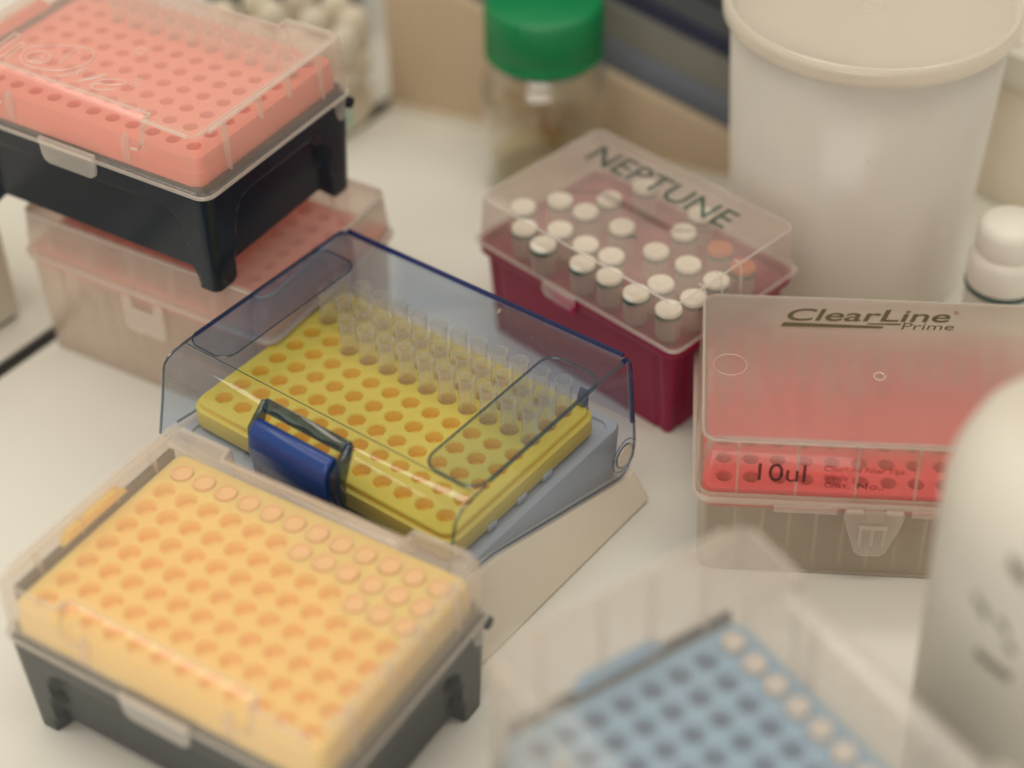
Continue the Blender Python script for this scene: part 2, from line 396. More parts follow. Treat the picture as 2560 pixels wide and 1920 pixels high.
def tip_box(label, X, Y, Z, yaw, H, base_mat, plate_mat, R, group, plate_key, zl=10.0):
    t = thing('tip_box', label, 'tip box', X, Y, Z - H, yaw, group)
    shared_part(f'base{H}', 'base', lambda: link_mesh('base', tip_base_bm(H), base_mat), base_mat, t)
    for (lx, ly) in ((57.2, 41.0), (-57.2, 41.0)):                      # hinge knuckles at the back
        bm = bmesh.new(); prism(bm, [(ly + 2.2 * math.cos(k * math.pi / 6), H - 17.8 + 2.2 * math.sin(k * math.pi / 6)) for k in range(12)], 'x', lx - 2.5 if lx > 0 else lx - 4.0, lx + 4.0 if lx > 0 else lx + 2.5, .4)
        link_mesh('hinge_pin', bm, base_mat, t)
    # tip plate
    sk = [(.3, .3, -.5), (.4, .5, -4.6), (.5, .7, -5.0), (.6, 1.25, -5.3), (.6, 1.3, -11.6)]
    shared_part(plate_key, 'tip_plate', lambda: link_mesh('tip_plate', plate_bm(R, 56.4, 38.6, 4.0, sk, 8.0 if plate_key == 'blueplate' else 3.8, countersink=.3), plate_mat), plate_mat, t, H)
    bm = bmesh.new(); box(bm, -59.6, -57.4, -35, 37.5, -11.4, 2.2, .4); link_mesh('side_rail', bm, base_mat, t, loc=(0, 0, H))
    bm = bmesh.new()
    prism(bm, [(-15, 2.2), (15, 2.2), (11.5, 6.4), (-11.5, 6.4)], 'x', -59.9, -57.2, .5)
    link_mesh('grip_tab', bm, plate_mat, t, loc=(0, 0, H))
    bm = bmesh.new(); box(bm, -30, 30, -38.9, -38.0, -6.0, -4.4, .3)
    link_mesh('front_ledge', bm, plate_mat, t, loc=(0, 0, H))
    # lid
    def mk():
        o = link_mesh('lid', lid_bm(z1=zl), M['frost'], smooth=35); return o
    lid = shared_part(f'lid{zl}', 'lid', mk, M['frost'], t, H); solid(lid, 1.1)
    bm = bmesh.new()
    tab = [(-13, -9.5), (13, -9.5), (12.6, -16), (11.8, -18.4), (9.8, -19.6), (-9.8, -19.6), (-11.8, -18.4), (-12.6, -16)]
    prism(bm, tab, 'y', -43.6, -42.2, .35); box(bm, -12.4, 12.4, -44.2, -43.5, -11.4, -10.6)
    link_mesh('latch_tab', bm, M['frost_edge'], lid)
    for (lx, s) in ((60.9, 1), (-60.9, -1)):
        bm = bmesh.new(); clip = [(29, -12.6), (40, -12.6), (37.5, -14.5), (36.6, -17), (36.8, -20), (35.4, -21.6), (33.6, -21.4), (32.6, -19.6), (31.6, -15)]
        prism(bm, clip, 'x', lx - .7, lx + .7, .3); link_mesh('hinge_clip', bm, M['frost_edge'], lid)
    bm = bmesh.new(); tube(bm, [(x, y, -12.6) for (x, y) in rrect(61.5, 42.2, 5, 6)], .75, 6, True)
    link_mesh('rim', bm, M['frost_edge'], lid)
    bm = bmesh.new()
    ins = lambda i: [(x, y, 10.0) for (x, y) in rrect(61.3 - i, 42.0 - i, 5 - i * .6, 6)]
    # moulded edge strips along the top of the lid
    r1 = .75
    for sgn in (1, -1):
        for sx in (1, -1):
            tube(bm, [(sx * 35.4, sgn * 36.2, zl - .4), (sx * 35.6, sgn * 39.8, zl - .1), (sx * 55.5, sgn * 40.2, zl - .1)], r1)
            tube(bm, [(sx * 35.2, sgn * 36.2, zl - .4), (sx * 35.2, sgn * 39.2, zl - 3.5), (sx * 35.0, sgn * 41.0, 1.5), (sx * 33.5, sgn * 41.5, -1.2), (sx * 30.0, sgn * 41.5, -1.8)], .5)
        tube(bm, [(-35.2, sgn * 35.0, zl - .3), (35.2, sgn * 35.0, zl - .3)], .45)
    tube(bm, [(59.6, -34, zl - .1), (59.6, 34, zl - .1)], r1); tube(bm, [(-59.6, -34, zl - .1), (-59.6, 34, zl - .1)], r1)
    tube(bm, [(57.0, -36.5, zl - .7), (57.0, 36.5, zl - .7)], .45); tube(bm, [(-57.0, -36.5, zl - .7), (-57.0, 36.5, zl - .7)], .45)
    link_mesh('edge_strip', bm, M['frost_edge'], lid)
    ribs = [(-27.5, -39.6, 'y'), (26.3, -39.6, 'y'), (-27.5, 39.6, 'y'), (26.3, 39.6, 'y')] + [(59.4 * q, v, 'x') for q in (1, -1) for v in (-25, -6, 10, 28)]
    for (rx, ry, ax) in ribs:
        bm = bmesh.new()
        lo = -9 if abs(ry) in (25, 28, 39.6) else .8
        if ax == 'y': prism(bm, [(rx - 2.0, -9), (rx + 1.6, -9), (rx + 1.6, zl - 11), (rx, zl - 7.4), (rx - 2.0, zl - 11)], 'y', ry - .9, ry + .9, .2)
        else:
            q = 1 if rx > 0 else -1
            prism(bm, [(rx, zl - 1.8), (rx, lo - 1), (rx - q * 2.2, lo), (rx - q * 2.6, zl - 1.8)], 'y', ry - .45, ry + .45)
        link_mesh('rib', bm, M['frost_edge'], lid)
    return t, lid


# ================================================================== SETTING (z = 0 is the worktop)
p0 = Vector((-201, 551)); d0 = Vector((.6, .8)); n0 = Vector((-.8, .6))
def q2(a, b): v = p0 + d0 * a + n0 * b; return (v.x, v.y)
bm = bmesh.new(); prism(bm, [q2(-1500, -4.0), q2(-1500, -1800), q2(1700, -1800), q2(1700, -4.0)], 'z', -30, 0)
tag(link_mesh('worktop', bm, M['table'], smooth=0), None, kind='structure')
bm = bmesh.new(); prism(bm, [q2(-1500, 4.0), q2(1700, 4.0), q2(1700, 900), q2(-1500, 900)], 'z', -30, 0)
tag(link_mesh('worktop_extension', bm, M['table'], smooth=0), None, kind='structure')
bm = bmesh.new(); prism(bm, [q2(-1500, -4.0), q2(1700, -4.0), q2(1700, 4.0), q2(-1500, 4.0)], 'z', -30, -1.2)
tag(link_mesh('worktop_seam', bm, M['seam'], smooth=0), None, kind='structure')
# room surfaces out of frame, only seen in reflections
bm = bmesh.new(); prism(bm, [(-2500, 2210), (2600, 2210), (2600, 2290), (-2500, 2290)], 'z', -900, 1900)
tag(link_mesh('room_wall', bm, M['cream'], smooth=0), None, kind='structure')

# cream side panel with a sloping top edge, at the back of the bench
t = thing('back_panel', 'cream painted panel with sloping top edge standing behind the green capped bottle', 'panel', 0, 0, TZ)
def wl(x): return 741 - .46 * (x + 48)
bm = bmesh.new(); A, B = (-54, wl(-54)), (215, wl(215)); nx, ny = .418, .908
ta, tb_ = 78.0, 3.0
def wring(off): return [(A[0] + nx * off, A[1] + ny * off, 0), (B[0] + nx * off, B[1] + ny * off, 0), (B[0] + nx * off, B[1] + ny * off, tb_), (A[0] + nx * off, A[1] + ny * off, ta)]
def wtop(x): return 61.0 - (x + 17.8) * .355
def wring(off): return [(A[0] + nx * off, A[1] + ny * off, 0), (150 + nx * off, wl(150) + ny * off, 0), (150 + nx * off, wl(150) + ny * off, .8), (147 + nx * off, wl(147) + ny * off, 2.4), (A[0] + nx * off, A[1] + ny * off, wtop(A[0]))]
loft(bm, [wring(0), wring(7)], True, True)
link_mesh('panel', bm, M['cream_wall'], t, smooth=20)
bm = bmesh.new(); tube(bm, [(-54 - nx * 1.2, wl(-54) - ny * 1.2, 1.0), (150 - nx * 1.2, wl(150) - ny * 1.2, 1.0)], 1.6)
link_mesh('sealing_bead', bm, M['off_white'], t)

# banded frame behind it
t = thing('equipment_frame', 'blue grey metal frame of sloping coloured rails behind the cream panel', 'frame', 0, 0, TZ)
slope = -.4155
bands = [('blue_grey', -6, 11, 12), ('grey_metal', 11, 27, 13), ('navy_paint', 27, 36.5, 17), ('slate', 36.5, 49, 16), ('slate', 49, 53, 18), ('steel_blue', 53, 75, 15), ('slate', 75, 82, 19), ('steel_blue', 82, 125, 17)]
for (mk, a, b, off) in bands:
    bm = bmesh.new(); rings = []
    for x in (-53, 140):
        zt = wtop(x); yb = wl(x)
        rings.append([(x + nx * off, yb + ny * off, zt + a + .4), (x + nx * (off + 12), yb + ny * (off + 12), zt + a + .4), (x + nx * (off + 12), yb + ny * (off + 12), zt + b), (x + nx * off, yb + ny * off, zt + b)])
    loft(bm, rings, True, True)
    link_mesh('rail', bm, M[mk], t, smooth=20)

# low white housing on the extension, left edge of the picture
t = thing('instrument_housing', 'low white housing standing on the worktop beyond the dark seam', 'housing', *q2(-40, 60), TZ)
bm = bmesh.new(); prism(bm, [q2(-230, 19), q2(29, 19), q2(29, 150), q2(-230, 150)], 'z', 1.5, 52, 2)
o = link_mesh('cover', bm, M['white_panel'], t); o.matrix_parent_inverse = Matrix.Translation(-Vector((*q2(-40, 60), 0)) * S)
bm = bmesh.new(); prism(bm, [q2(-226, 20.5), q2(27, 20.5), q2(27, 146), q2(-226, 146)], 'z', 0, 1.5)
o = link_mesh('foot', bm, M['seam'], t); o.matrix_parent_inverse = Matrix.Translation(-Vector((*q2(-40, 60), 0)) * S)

# ================================================================== TIP BOXES
PINK = (-129.96, 573.93, -327.5); PY = -32.7
t, lid = tip_box('black based tip box with coral plate and script moulded lid, stacked on a clear box', *PINK, PY, 54.0, M['black'], M['pink'], 2.5, 'pipette tip boxes with a moulded black base', 'pinkplate')
strokes = {'O': [(-15.3, -24.5), (-16.6, -21.7), (-17.5, -17.6), (-17.3, -13.9), (-15.5, -11.8), (-12.7, -11.3), (-9.9, -12.7), (-7.8, -16.1), (-7.5, -20.0), (-8.8, -23.8), (-11.2, -27.0), (-14.9, -29.4), (-19.7, -30.6), (-24.8, -31.0), (-28.4, -30.0), (-31.1, -27.5), (-32.7, -24.3), (-32.7, -20.7), (-29.0, -17.5), (-23.2, -13.9), (-17.9, -11.8), (-13.5, -11.4)],
 'O2': [(-25.7, -27.5), (-26.1, -25.1), (-25.2, -24.1), (-23.4, -24.1), (-23.4, -26.7), (-26.4, -28.4), (-28.9, -27.3), (-29.9, -25.3), (-29.4, -22.9), (-27.4, -21.2), (-24.8, -20.8), (-22.0, -21.8), (-20.5, -24.0), (-21.0, -26.8), (-23.6, -28.5), (-26.1, -28.7)],
 'p': [(-33.6, -32.8), (-34.4, -30.4), (-35.2, -25.2), (-35.4, -21.1), (-37.8, -20.5), (-37.4, -25.4), (-36.8, -31.8)], 'i': [(-40.6, -27.8), (-41.2, -20.8), (-41.8, -16.9), (-44.4, -16.8), (-43.5, -24.8)],
 'n': [(-10.6, -31.2), (-8.1, -29.1), (-6.6, -25.6), (-4.9, -21.6), (-5.6, -26.0), (-4.2, -28.2)], 'n2': [(-1.9, -30.8), (0.1, -27.2), (1.7, -23.8), (3.7, -22.1), (3.1, -24.7), (0.9, -27.4), (-0.5, -29.8)],
 'e': [(4.3, -31.2), (3.7, -28.6), (4.9, -25.4), (7.7, -23.3), (11.0, -21.9), (13.5, -22.4), (12.8, -24.6), (9.1, -26.9), (5.9, -27.8), (4.5, -30.1), (6.5, -31.3), (9.4, -30.4), (12.9, -27.9)]}
bm = bmesh.new()
for k, v in strokes.items(): tube(bm, [(x, y, 9.2) for (x, y) in smooth_path(v, 4)], .33 if k[0] in 'Oe' else .45, 5)
tube(bm, [(17.0 + 2.4 * math.cos(a * .35), -20.6 + 2.4 * math.sin(a * .35), 9.2) for a in range(18)], .16, 5, True)
tube(bm, [(16.4, -21.8, 9.2), (16.4, -19.4, 9.2), (17.6, -19.6, 9.2), (17.4, -20.6, 9.2), (16.5, -20.7, 9.2), (17.8, -21.8, 9.2)], .14, 5)
link_mesh('lettering', bm, M['frost_edge'], lid)
bm = bmesh.new(); tube(bm, [(3.4 + 1.9 * math.cos(a * .35), -3 + 1.9 * math.sin(a * .35), 9.2) for a in range(18)], .35, 5, True)
link_mesh('moulding_mark', bm, M['frost_edge'], lid)
letters('embossed_lettering', 'TipOne', M['black'], t, -22, 13, 8.5, 15.5, lambda u, v, w: (u, -36.0 - w, v), .35, .25)

ORAN = (-82.02, 375.46, -392.98); OY = -32.73
t, lid = tip_box('dark based tip box with orange plate and large holes, nearest the left front', *ORAN, OY, 54.5, M['black_reflection'], M['orange'], 3.6, 'pipette tip boxes with a moulded black base', 'orangeplate')
letters('embossed_lettering', 'TipOne', M['black_reflection'], t, -34, -4, 9, 17, lambda u, v, w: (u, -36.4 - w, v), .4, .25)

BLUE = (57.6, 270.4, -369.85); BY = -58.07
t, lid = tip_box('tall tip box with pale blue plate, blurred in the right foreground', *BLUE, BY, 77.6, M['black'], M['blue_plate'], 3.35, 'pipette tip boxes with a moulded black base', 'blueplate', 34.0)

me_p = tip_mesh('pipette_tip_pale', 2.95, 2.4, 6.6, 34, M['tip_pale'])
tips(me_p, PINK, PY, [(1, c) for c in range(1, 13)] + [(2, c) for c in range(3, 13)], 'coral tip box', 'tips in the coral tip box')
me_o = tip_mesh('pipette_tip_wide', 3.5, 3.3, 0.9, 36, M['tip_peach'], .7)
tips(me_o, ORAN, OY, [(1, c) for c in range(1, 13)] + [(2, c) for c in range(7, 13)] + [(3, c) for c in range(10, 13)], 'orange tip box', 'tips in the orange tip box')
me_b = tip_mesh('pipette_tip_small', 3.2, 2.7, 2.2, 34, M['tip_white'], 1.0)
tips(me_b, BLUE, BY, [(1, c) for c in range(1, 13)], 'pale blue tip box', 'tips in the pale blue tip box')

# ================================================================== CLEAR BOXES WITH RED PLATES
def clear_box(label, X, Y, Z, yaw, H, zt, plate_mat, plate_key, mat_base, mat_lid, mat_top, latch='trapezoid', group=None):
    t = thing('clear_tip_box', label, 'tip box', X, Y, Z - H, yaw, group)
    hx, hy = 58.6, 40.0
    bm = bmesh.new(); loft(bm, [[(x, y, z) for (x, y) in rrect(hx - i, hy - i, 5, 6)] for (i, z) in ((4.0, .3), (2.6, .3), (1.8, 1.4), (.6, H - 6), (.3, H - 4), (.3, H - 1.0))], True, False)
    solid(link_mesh('base', bm, mat_base, t), 1.2)
    bm = bmesh.new(); tube(bm, [(x, y, H - 3.6) for (x, y) in rrect(hx + .2, hy + .2, 5, 6)], .8, 6, True)
    tube(bm, [(x, y, 1.0) for (x, y) in rrect(hx - 2.2, hy - 2.2, 5, 6)], .6, 6, True)
    link_mesh('base_rim', bm, M['frost_edge'], t)
    for k in range(11):
        x = (k - 5) * 9.0
        for sy in (1, -1):
            bm = bmesh.new(); box(bm, x - .4, x + .4, min(sy * (hy - 2.4), sy * (hy - 5.2)), max(sy * (hy - 2.4), sy * (hy - 5.2)), 2, H - 7)
            link_mesh('base_rib', bm, M['frost_edge'], t, smooth=0)
    for k in range(7):
        y = (k - 3) * 9.0
        for sx in (1, -1):
            bm = bmesh.new(); box(bm, min(sx * (hx - 2.4), sx * (hx - 4.6)), max(sx * (hx - 2.4), sx * (hx - 4.6)), y - .4, y + .4, 2, H - 7)
            link_mesh('base_rib', bm, M['frost_edge'], t, smooth=0)
    sk = [(.4, -.5), (.5, -4.0), (.9, -3.4), (.9, -7.0)]
    shared_part(plate_key, 'tip_plate', lambda: link_mesh('tip_plate', plate_bm(2.6, 56.2, 37.6, 4.0, sk, 6), plate_mat), plate_mat, t, H)
    # lid
    bm = bmesh.new(); loft(bm, [[(x, y, z) for (x, y) in rrect(hx - i, hy - i, 5, 6)] for (i, z) in ((-.6, -4.0), (-.6, -1.6), (0, -1.4), (1.2, zt - .4))])
    lid = solid(link_mesh('lid', bm, mat_lid, t, loc=(0, 0, H)), 1.1)
    bm = bmesh.new(); loft(bm, [[(x, y, z) for (x, y) in rrect(hx - i, hy - i, 5 - i * .3, 6)] for (i, z) in ((1.9, zt - 1.0), (1.3, zt - .4), (1.5, zt + .3), (2.2, zt + .6), (4.2, zt + .6), (15, zt + .6), (30, zt + .6), (39.6, zt + .6))], False, True)
    solid(link_mesh('lid_top', bm, mat_top, lid), 1.0)
    bm = bmesh.new(); tube(bm, [(x, y, zt - .1) for (x, y) in rrect(hx - 1.3, hy - 1.3, 5, 6)], .5, 6, True)
    tube(bm, [(x, y, -2.4) for (x, y) in rrect(hx + .6, hy + .6, 5, 6)], .75, 6, True)
    tube(bm, [(-52, -hy + 3.0, zt - .3), (52, -hy + 3.0, zt - .3)], .35)
    link_mesh('edge_strip', bm, M['frost_edge'], lid)
    for x in (-45.5, -26.2, -6.9, 12.4, 31.7):
        for sy in (1, -1):
            bm = bmesh.new(); prism(bm, [(sy * (hy - 1.4), -1.0), (sy * (hy - 2.4), -1.0), (sy * (hy - 4.6), zt - 4), (sy * (hy - 4.4), zt - 1.2), (sy * (hy - 2.2), zt - 1.2)], 'x', x - .4, x + .4)
            link_mesh('rib', bm, M['frost_edge'], lid, smooth=0)
    for y in (8, -3, -11):
        for sx in (1, -1):
            bm = bmesh.new(); prism(bm, [(sx * (hx - 2.0), zt - 1.2), (sx * (hx - 5.2), zt - 1.2), (sx * (hx - 4.4), zt - 3.4), (sx * (hx - 2.4), zt - 7)], 'y', y - .45, y + .45)
            link_mesh('gusset', bm, M['frost_edge'], lid, smooth=0)
    bm = bmesh.new()
    if latch == 'trapezoid':
        prism(bm, [(-9.6, -4), (9.6, -4), (9.8, -7), (8.6, -12), (5.2, -22.5), (3.2, -24.2), (-3.2, -24.2), (-5.2, -22.5), (-8.6, -12), (-9.8, -7)], 'y', -hy - 2.0, -hy - .8, .3)
        for x in (-3.9, 0, 3.9): box(bm, x - .55, x + .55, -hy - 2.9, -hy - 1.9, -18.5, -10.6, .2)
        box(bm, -4.6, 4.6, -hy - 2.9, -hy - 1.9, -11.2, -9.8, .2)
        o = link_mesh('latch', bm, M['frost_edge'], lid)
        bm = bmesh.new(); box(bm, -3.1, 3.1, -hy - 2.6, -hy - .5, -8.6, -2.0, .4); link_mesh('latch_tongue', bm, M['frost'], lid)
        bm = bmesh.new(); box(bm, -9.2, -3.6, -hy - 2.6, -hy - .9, -4.6, -3.4, .3); box(bm, 3.6, 9.2, -hy - 2.6, -hy - .9, -4.6, -3.4, .3); box(bm, -33, -12, -hy - 1.6, -hy - .7, -6.2, -3.4, .3); box(bm, 12, 33, -hy - 1.6, -hy - .7, -6.2, -3.4, .3)
        link_mesh('lip', bm, M['frost_edge'], lid)
    else:
        prism(bm, [(-9.5, -4), (-5.5, -4), (-5.0, -9), (5.0, -9), (5.5, -4), (9.5, -4), (9.5, -18), (8, -19.5), (-8, -19.5), (-9.5, -18)], 'y', -hy - 2.4, -hy - .9, .3)
        link_mesh('latch', bm, M['frost_edge'], lid)
    return t, lid

CL = (122.1, 466.29, -410.05); CY = -5.88
t, lid = clear_box('clear tip box with bright red plate and olive printed lettering on milky lid', *CL, CY, 37.4, 22.0, M['red'], 'redplate', M['clear_base'], M['clear_box'], M['frost_top'])
zt = 22.75
top = lambda u, v, w: (u, v - .02 * 0, zt + w)
def tl(v): return v
# the words run slightly out of parallel with the back edge, as printed
letters('lettering', 'ClearLine', M['ink_olive'], lid, -28.6, 27.6, 24.4, 31.3, lambda u, v, w: (u, v + .040 * (u + 30), zt + w), .05, .28, .012)
letters('lettering', 'Prime', M['ink_olive'], lid, 10.0, 28.2, 20.2, 23.9, lambda u, v, w: (u, v + .040 * (u + 30), zt + w), .05, .25)
letters('lettering', '\u00ae', M['ink_faint'], lid, 29.0, 30.9, 29.0, 31.0, lambda u, v, w: (u, v + .040 * (u + 30), zt + w), .05)
bm = bmesh.new(); prism(bm, [(-31.2, 21.2), (3.6, 22.0), (4.2, 23.2), (-30.0, 23.4)], 'z', zt, zt + .05); prism(bm, [(-1.6, 23.9), (-1.0, 24.6), (10.4, 25.1), (10.0, 24.2)], 'z', zt, zt + .05)
link_mesh('underline', bm, M['ink_olive'], lid, smooth=0)
bm = bmesh.new()
for (x, y, r, w) in ((1.0, -4.2, 1.9, .4), (-48.5, -1.0, 5.6, .14)): tube(bm, [(x + r * math.cos(a * .25), y + r * math.sin(a * .25), zt + .02) for a in range(25)], w, 5, True)
link_mesh('moulding_mark', bm, M['frost_edge'], lid)
front = lambda u, v, w: (u, -40.15 + (v + 1.4) * .05 - w, v)
letters('lettering', '10ul', M['ink_dark'], lid, -39.0, -23.6, 6.2, 13.4, front, .08)
letters('lettering', 'ClearLine Filter Tips', M['ink_faint'], lid, -17.8, 7.8, 10.6, 13.4, front, .06)
letters('lettering', 'Sterile', M['ink_faint'], lid, -17.6, -10, 7.6, 9.8, front, .06)
letters('lettering', 'Cat. No.:', M['ink_faint'], lid, -17.4, 2.0, 4.4, 6.8, front, .06)
me_c = tip_mesh('pipette_tip_filter', 2.9, 2.3, 9.5, 30, M['tip_pale'])
tips(me_c, CL, CY, [(r, c) for r in (1, 2, 3) for c in range(1, 13)] + [(4, c) for c in (1, 2, 5, 6)], 'bright red tip box', 'tips in the bright red tip box')

# the box the coral one stands on: placed in the coral box's own frame
a = math.radians(PY); lx, ly = 15.5, 4.5
LB = (PINK[0] + lx * math.cos(a) - ly * math.sin(a), PINK[1] + lx * math.sin(a) + ly * math.cos(a))
clear_box('hazy clear tip box with faint pink plate, under the black based coral tip box', LB[0], LB[1], TZ + 49.0, PY + 1.5, 49.0, 15.8, M['pink'], 'hiddenplate', M['hazy_box'], M['hazy_box'], M['frost'], 'square')

# ================================================================== YELLOW RACK UNDER A BLUE-TINTED LID
YEL = (-41.38, 472.84, -403.2); YY = -38.364; YH = -TZ + YEL[2]
t = thing('tip_box', 'yellow tip rack under a clear blue tinted hinged lid with navy latch', 'tip box', *YEL[:2], TZ, YY)
def side_low(y):                       # lower edge of the lid side, falling to the hinge
    pts = [(-53, -9.8), (-28, -11.8), (40, -31.3), (47, -32.8), (56, -32.8)]
    for (a, b), (c, d) in zip(pts, pts[1:]):
        if y <= c: return b + (d - b) * (y - a) / (c - a)
    return pts[-1][1]
bm = bmesh.new(); P = perim(65.0, 52.5, 2.5, 4)
rings = []
for (i, top_, z) in ((-5.5, 0, -YH + .6), (-5.0, 0, -YH + 0.2), (-6.2, 0, -YH + 1.4), (0, 1, -1.6), (.8, 1, -.9), (6, 1, -.8)):
    ring = []
    for p in P:
        x, y = (p[0] - p[2] * i, p[1] - p[3] * i * .2) if i <= 0 else inset_pt(p, 65.0, 52.5, 2.5, i)
        ring.append((x + 2.0, y, (side_low(y) + z if top_ else z) + YH))
    rings.append(ring)
loft(bm, rings[1:], True, False)
link_mesh('base', bm, M['cream'], t)
bm = bmesh.new(); loft(bm, [[(x + 2, y, z + YH) for (x, y) in rrect(61.5 - i, 49.0 - i, 4, 6)] for (i, z) in ((1.2, -32), (.4, -11.5), (.8, -10.6), (3.5, -10.6), (3.8, -11.6), (4.5, -11.6))], False, True)
link_mesh('tray', bm, M['tray'], t)
sk = [(.5, -.5), (.9, -1.6), (1.0, -8.6), (.2, -9.4)]
plate = link_mesh('tip_plate', plate_bm(3.05, 56.2, 38.6, 4, [(.4, -.4), (.4, -2.2), (2.0, -2.5), (2.2, -9.0), (1.2, -10.4)], 4.2, countersink=.5), M['yellow'], t, loc=(0, 0, YH))
for (x0, y0) in ((57.6, -22), (57.6, 8), (57.6, -6)):
    bm = bmesh.new(); box(bm, x0, x0 + 1.4, y0, y0 + 5, -10.2, -8.0, .3); link_mesh('plate_clip', bm, M['tray'], t, loc=(0, 0, YH))
bm = bmesh.new(); prism(bm, [(50.5, -3), (53.5, -3), (53.5, 5.5), (52.6, 7.0), (50.5, 4.0)], 'x', 51.5, 54.5, .3); link_mesh('locating_peg', bm, M['navy_clear'], t, loc=(0, -13.5, YH))
# lid: one moulded shell, profile in (y, z) swept across, with two side walls
prof = [(-52.4, -9.0), (-48.6, 5.0), (-47.0, 12.0), (-46.3, 15.6), (-45.2, 18.0), (-43.2, 19.6), (-40.0, 20.4), (-35.0, 20.9), (-30, 21.0), (44.5, 21.0), (46.8, 20.3), (48.2, 18.6), (48.9, 15.5), (51.6, -10.6)]
X0, X1 = -62.0, 66.0
low = [(52.2, -20.0), (51.2, -26.0), (48.6, -30.0), (44.5, -31.4), (40, -30.4), (-28, -10.9), (-44, -9.2)]
bm = bmesh.new()
la = [bm.verts.new((X0, y, z)) for (y, z) in prof]; lb = [bm.verts.new((X1, y, z)) for (y, z) in prof]
for i in range(len(prof) - 1): bm.faces.new((la[i], la[i + 1], lb[i + 1], lb[i]))
for vs, x in ((la, X0), (lb, X1)):
    ex = [bm.verts.new((x, y, z)) for (y, z) in low]; bm.faces.new(vs + ex)
bmesh.ops.recalc_face_normals(bm, faces=bm.faces)
ed = [e for e in bm.edges if len(e.link_faces) == 2 and any(len(f.verts) > 4 for f in e.link_faces) and e.calc_face_angle(0) > .8]
bmesh.ops.bevel(bm, geom=ed, offset=1.6, segments=3, affect='EDGES', profile=.5)
lid = link_mesh('lid', bm, M['blue_lid'], t, smooth=50, loc=(0, 0, YH))
bm = bmesh.new(); tube(bm, [(X0 + 2, 47.6, 20.4), (X1 - 3, 47.6, 20.4)], .95)
sp = [(-30, 20.6), (44.5, 20.6), (46.6, 19.9), (47.9, 18.4), (48.6, 15.5), (51.3, -10.6)]
tube(bm, [(X0 + .5, y, z) for (y, z) in sp[:4]], .8)
tube(bm, [(X1 - .9, y, z) for (y, z) in sp[1:]], .95)
link_mesh('back_edge', bm, M['blue_edge'], lid)
bm = bmesh.new()
fp = [(-30, 20.6), (-35, 20.5), (-40.0, 20.0), (-43.0, 19.2), (-45.0, 17.6), (-46.0, 15.4), (-46.8, 12.0), (-48.4, 5.0), (-52.2, -8.6)]
for x in (X0 + .5, X1 - .5): tube(bm, [(x, y, z) for (y, z) in fp], .5)
tube(bm, [(X1 - .4, y, z) for (y, z) in [(51.5, -10.6)] + low], .5); tube(bm, [(X0 + .4, y, z) for (y, z) in [(51.5, -10.6)] + low], .5)
tube(bm, [(X1 - .6, -28, 20.7), (X1 - .6, 44, 20.7)], .55)
tube(bm, [(X0 + 1, -35, 20.6), (X1 - 1, -35, 20.6)], .22)
link_mesh('edge', bm, M['grey_edge'], lid)
for (xa, xb, sg) in ((-61.2, -42.0, 1), (43.2, 65.2, -1)):
    pts = rrect((xb - xa) / 2, 33.8, 6.0, 8, (xa + xb) / 2, -1.0)
    # rounded only towards the middle of the lid
    pts2 = [(p[0], p[1]) for p in pts]
    bm = bmesh.new(); loft(bm, [[(x, y, 21.0) for (x, y) in pts2], [(x, y, 21.9) for (x, y) in pts2]], False, True)
    link_mesh('raised_panel', bm, M['blue_lid'], lid)
    bm = bmesh.new(); mid = (xa + xb) / 2
    seq = [p for p in pts2]
    tube(bm, [(x, y, 21.5) for (x, y) in seq], .36 if sg > 0 else .5, 6, True); link_mesh('panel_outline', bm, M['grey_edge'], lid)
# hinge pin
for (xx, s_) in ((X1, 1), (X0, -1)):
    bm = bmesh.new(); c12 = [(45.0 + 4.3 * math.cos(k * math.pi / 10), -21.4 + 4.3 * math.sin(k * math.pi / 10)) for k in range(20)]
    prism(bm, c12, 'x', min(xx - s_ * .5, xx + s_ * .9), max(xx - s_ * .5, xx + s_ * .9), .3); link_mesh('hinge_pin', bm, M['pin'], t, loc=(0, 0, YH))
    bm = bmesh.new(); tube(bm, [(xx + s_ * .4, 45.0 + 4.7 * math.cos(k * math.pi / 12), -21.4 + 4.7 * math.sin(k * math.pi / 12)) for k in range(24)], .28, 6, True)
    tube(bm, [(xx + s_ * .2, 45.0 + 6.6 * math.cos(k * math.pi / 12), -21.4 + 6.6 * math.sin(k * math.pi / 12)) for k in range(24)], .2, 6, True)
    link_mesh('hinge_ring', bm, M['grey_edge'], lid)
# latch
bm = bmesh.new(); bar = [(-45.5, 15.5), (-46.5, 18.6), (-48.5, 19.9), (-51, 19.2), (-53, 16.6), (-54, 12), (-53.6, 6), (-51.8, -3), (-49.5, -6), (-47, -4)]
prism(bm, bar, 'x', -15, 18.5, .9); latch = link_mesh('latch', bm, M['navy'], lid, smooth=60)
bm = bmesh.new()
prism(bm, [(-41.0, 20.6), (-41.0, 22.6), (-42.4, 24.0), (-45.0, 22.0), (-44.6, 19.2), (-43.2, 18.0)], 'x', -15.8, 20.5, .3)
prism(bm, [(-41.4, 22.0), (-43.0, 23.2), (-52.0, 15.5), (-53.0, 8), (-50.8, -5), (-47.8, -4), (-46.8, 10)], 'x', 18.9, 21.6, .4)
prism(bm, [(-41.4, 22.0), (-43.0, 23.2), (-51.0, 16.5), (-52.0, 8), (-50.8, -5), (-47.8, -4), (-46.8, 10)], 'x', -17.4, -15.4, .4)
link_mesh('latch_housing', bm, M['navy_clear'], latch)
bm = bmesh.new(); tube(bm, [(x, -44.9 + .5 * math.sin(x * .5), 21.4) for x in range(-12, 19, 2)], .45); link_mesh('latch_spring', bm, M['seam'], latch)
bm = bmesh.new(); rd = random.Random(3)
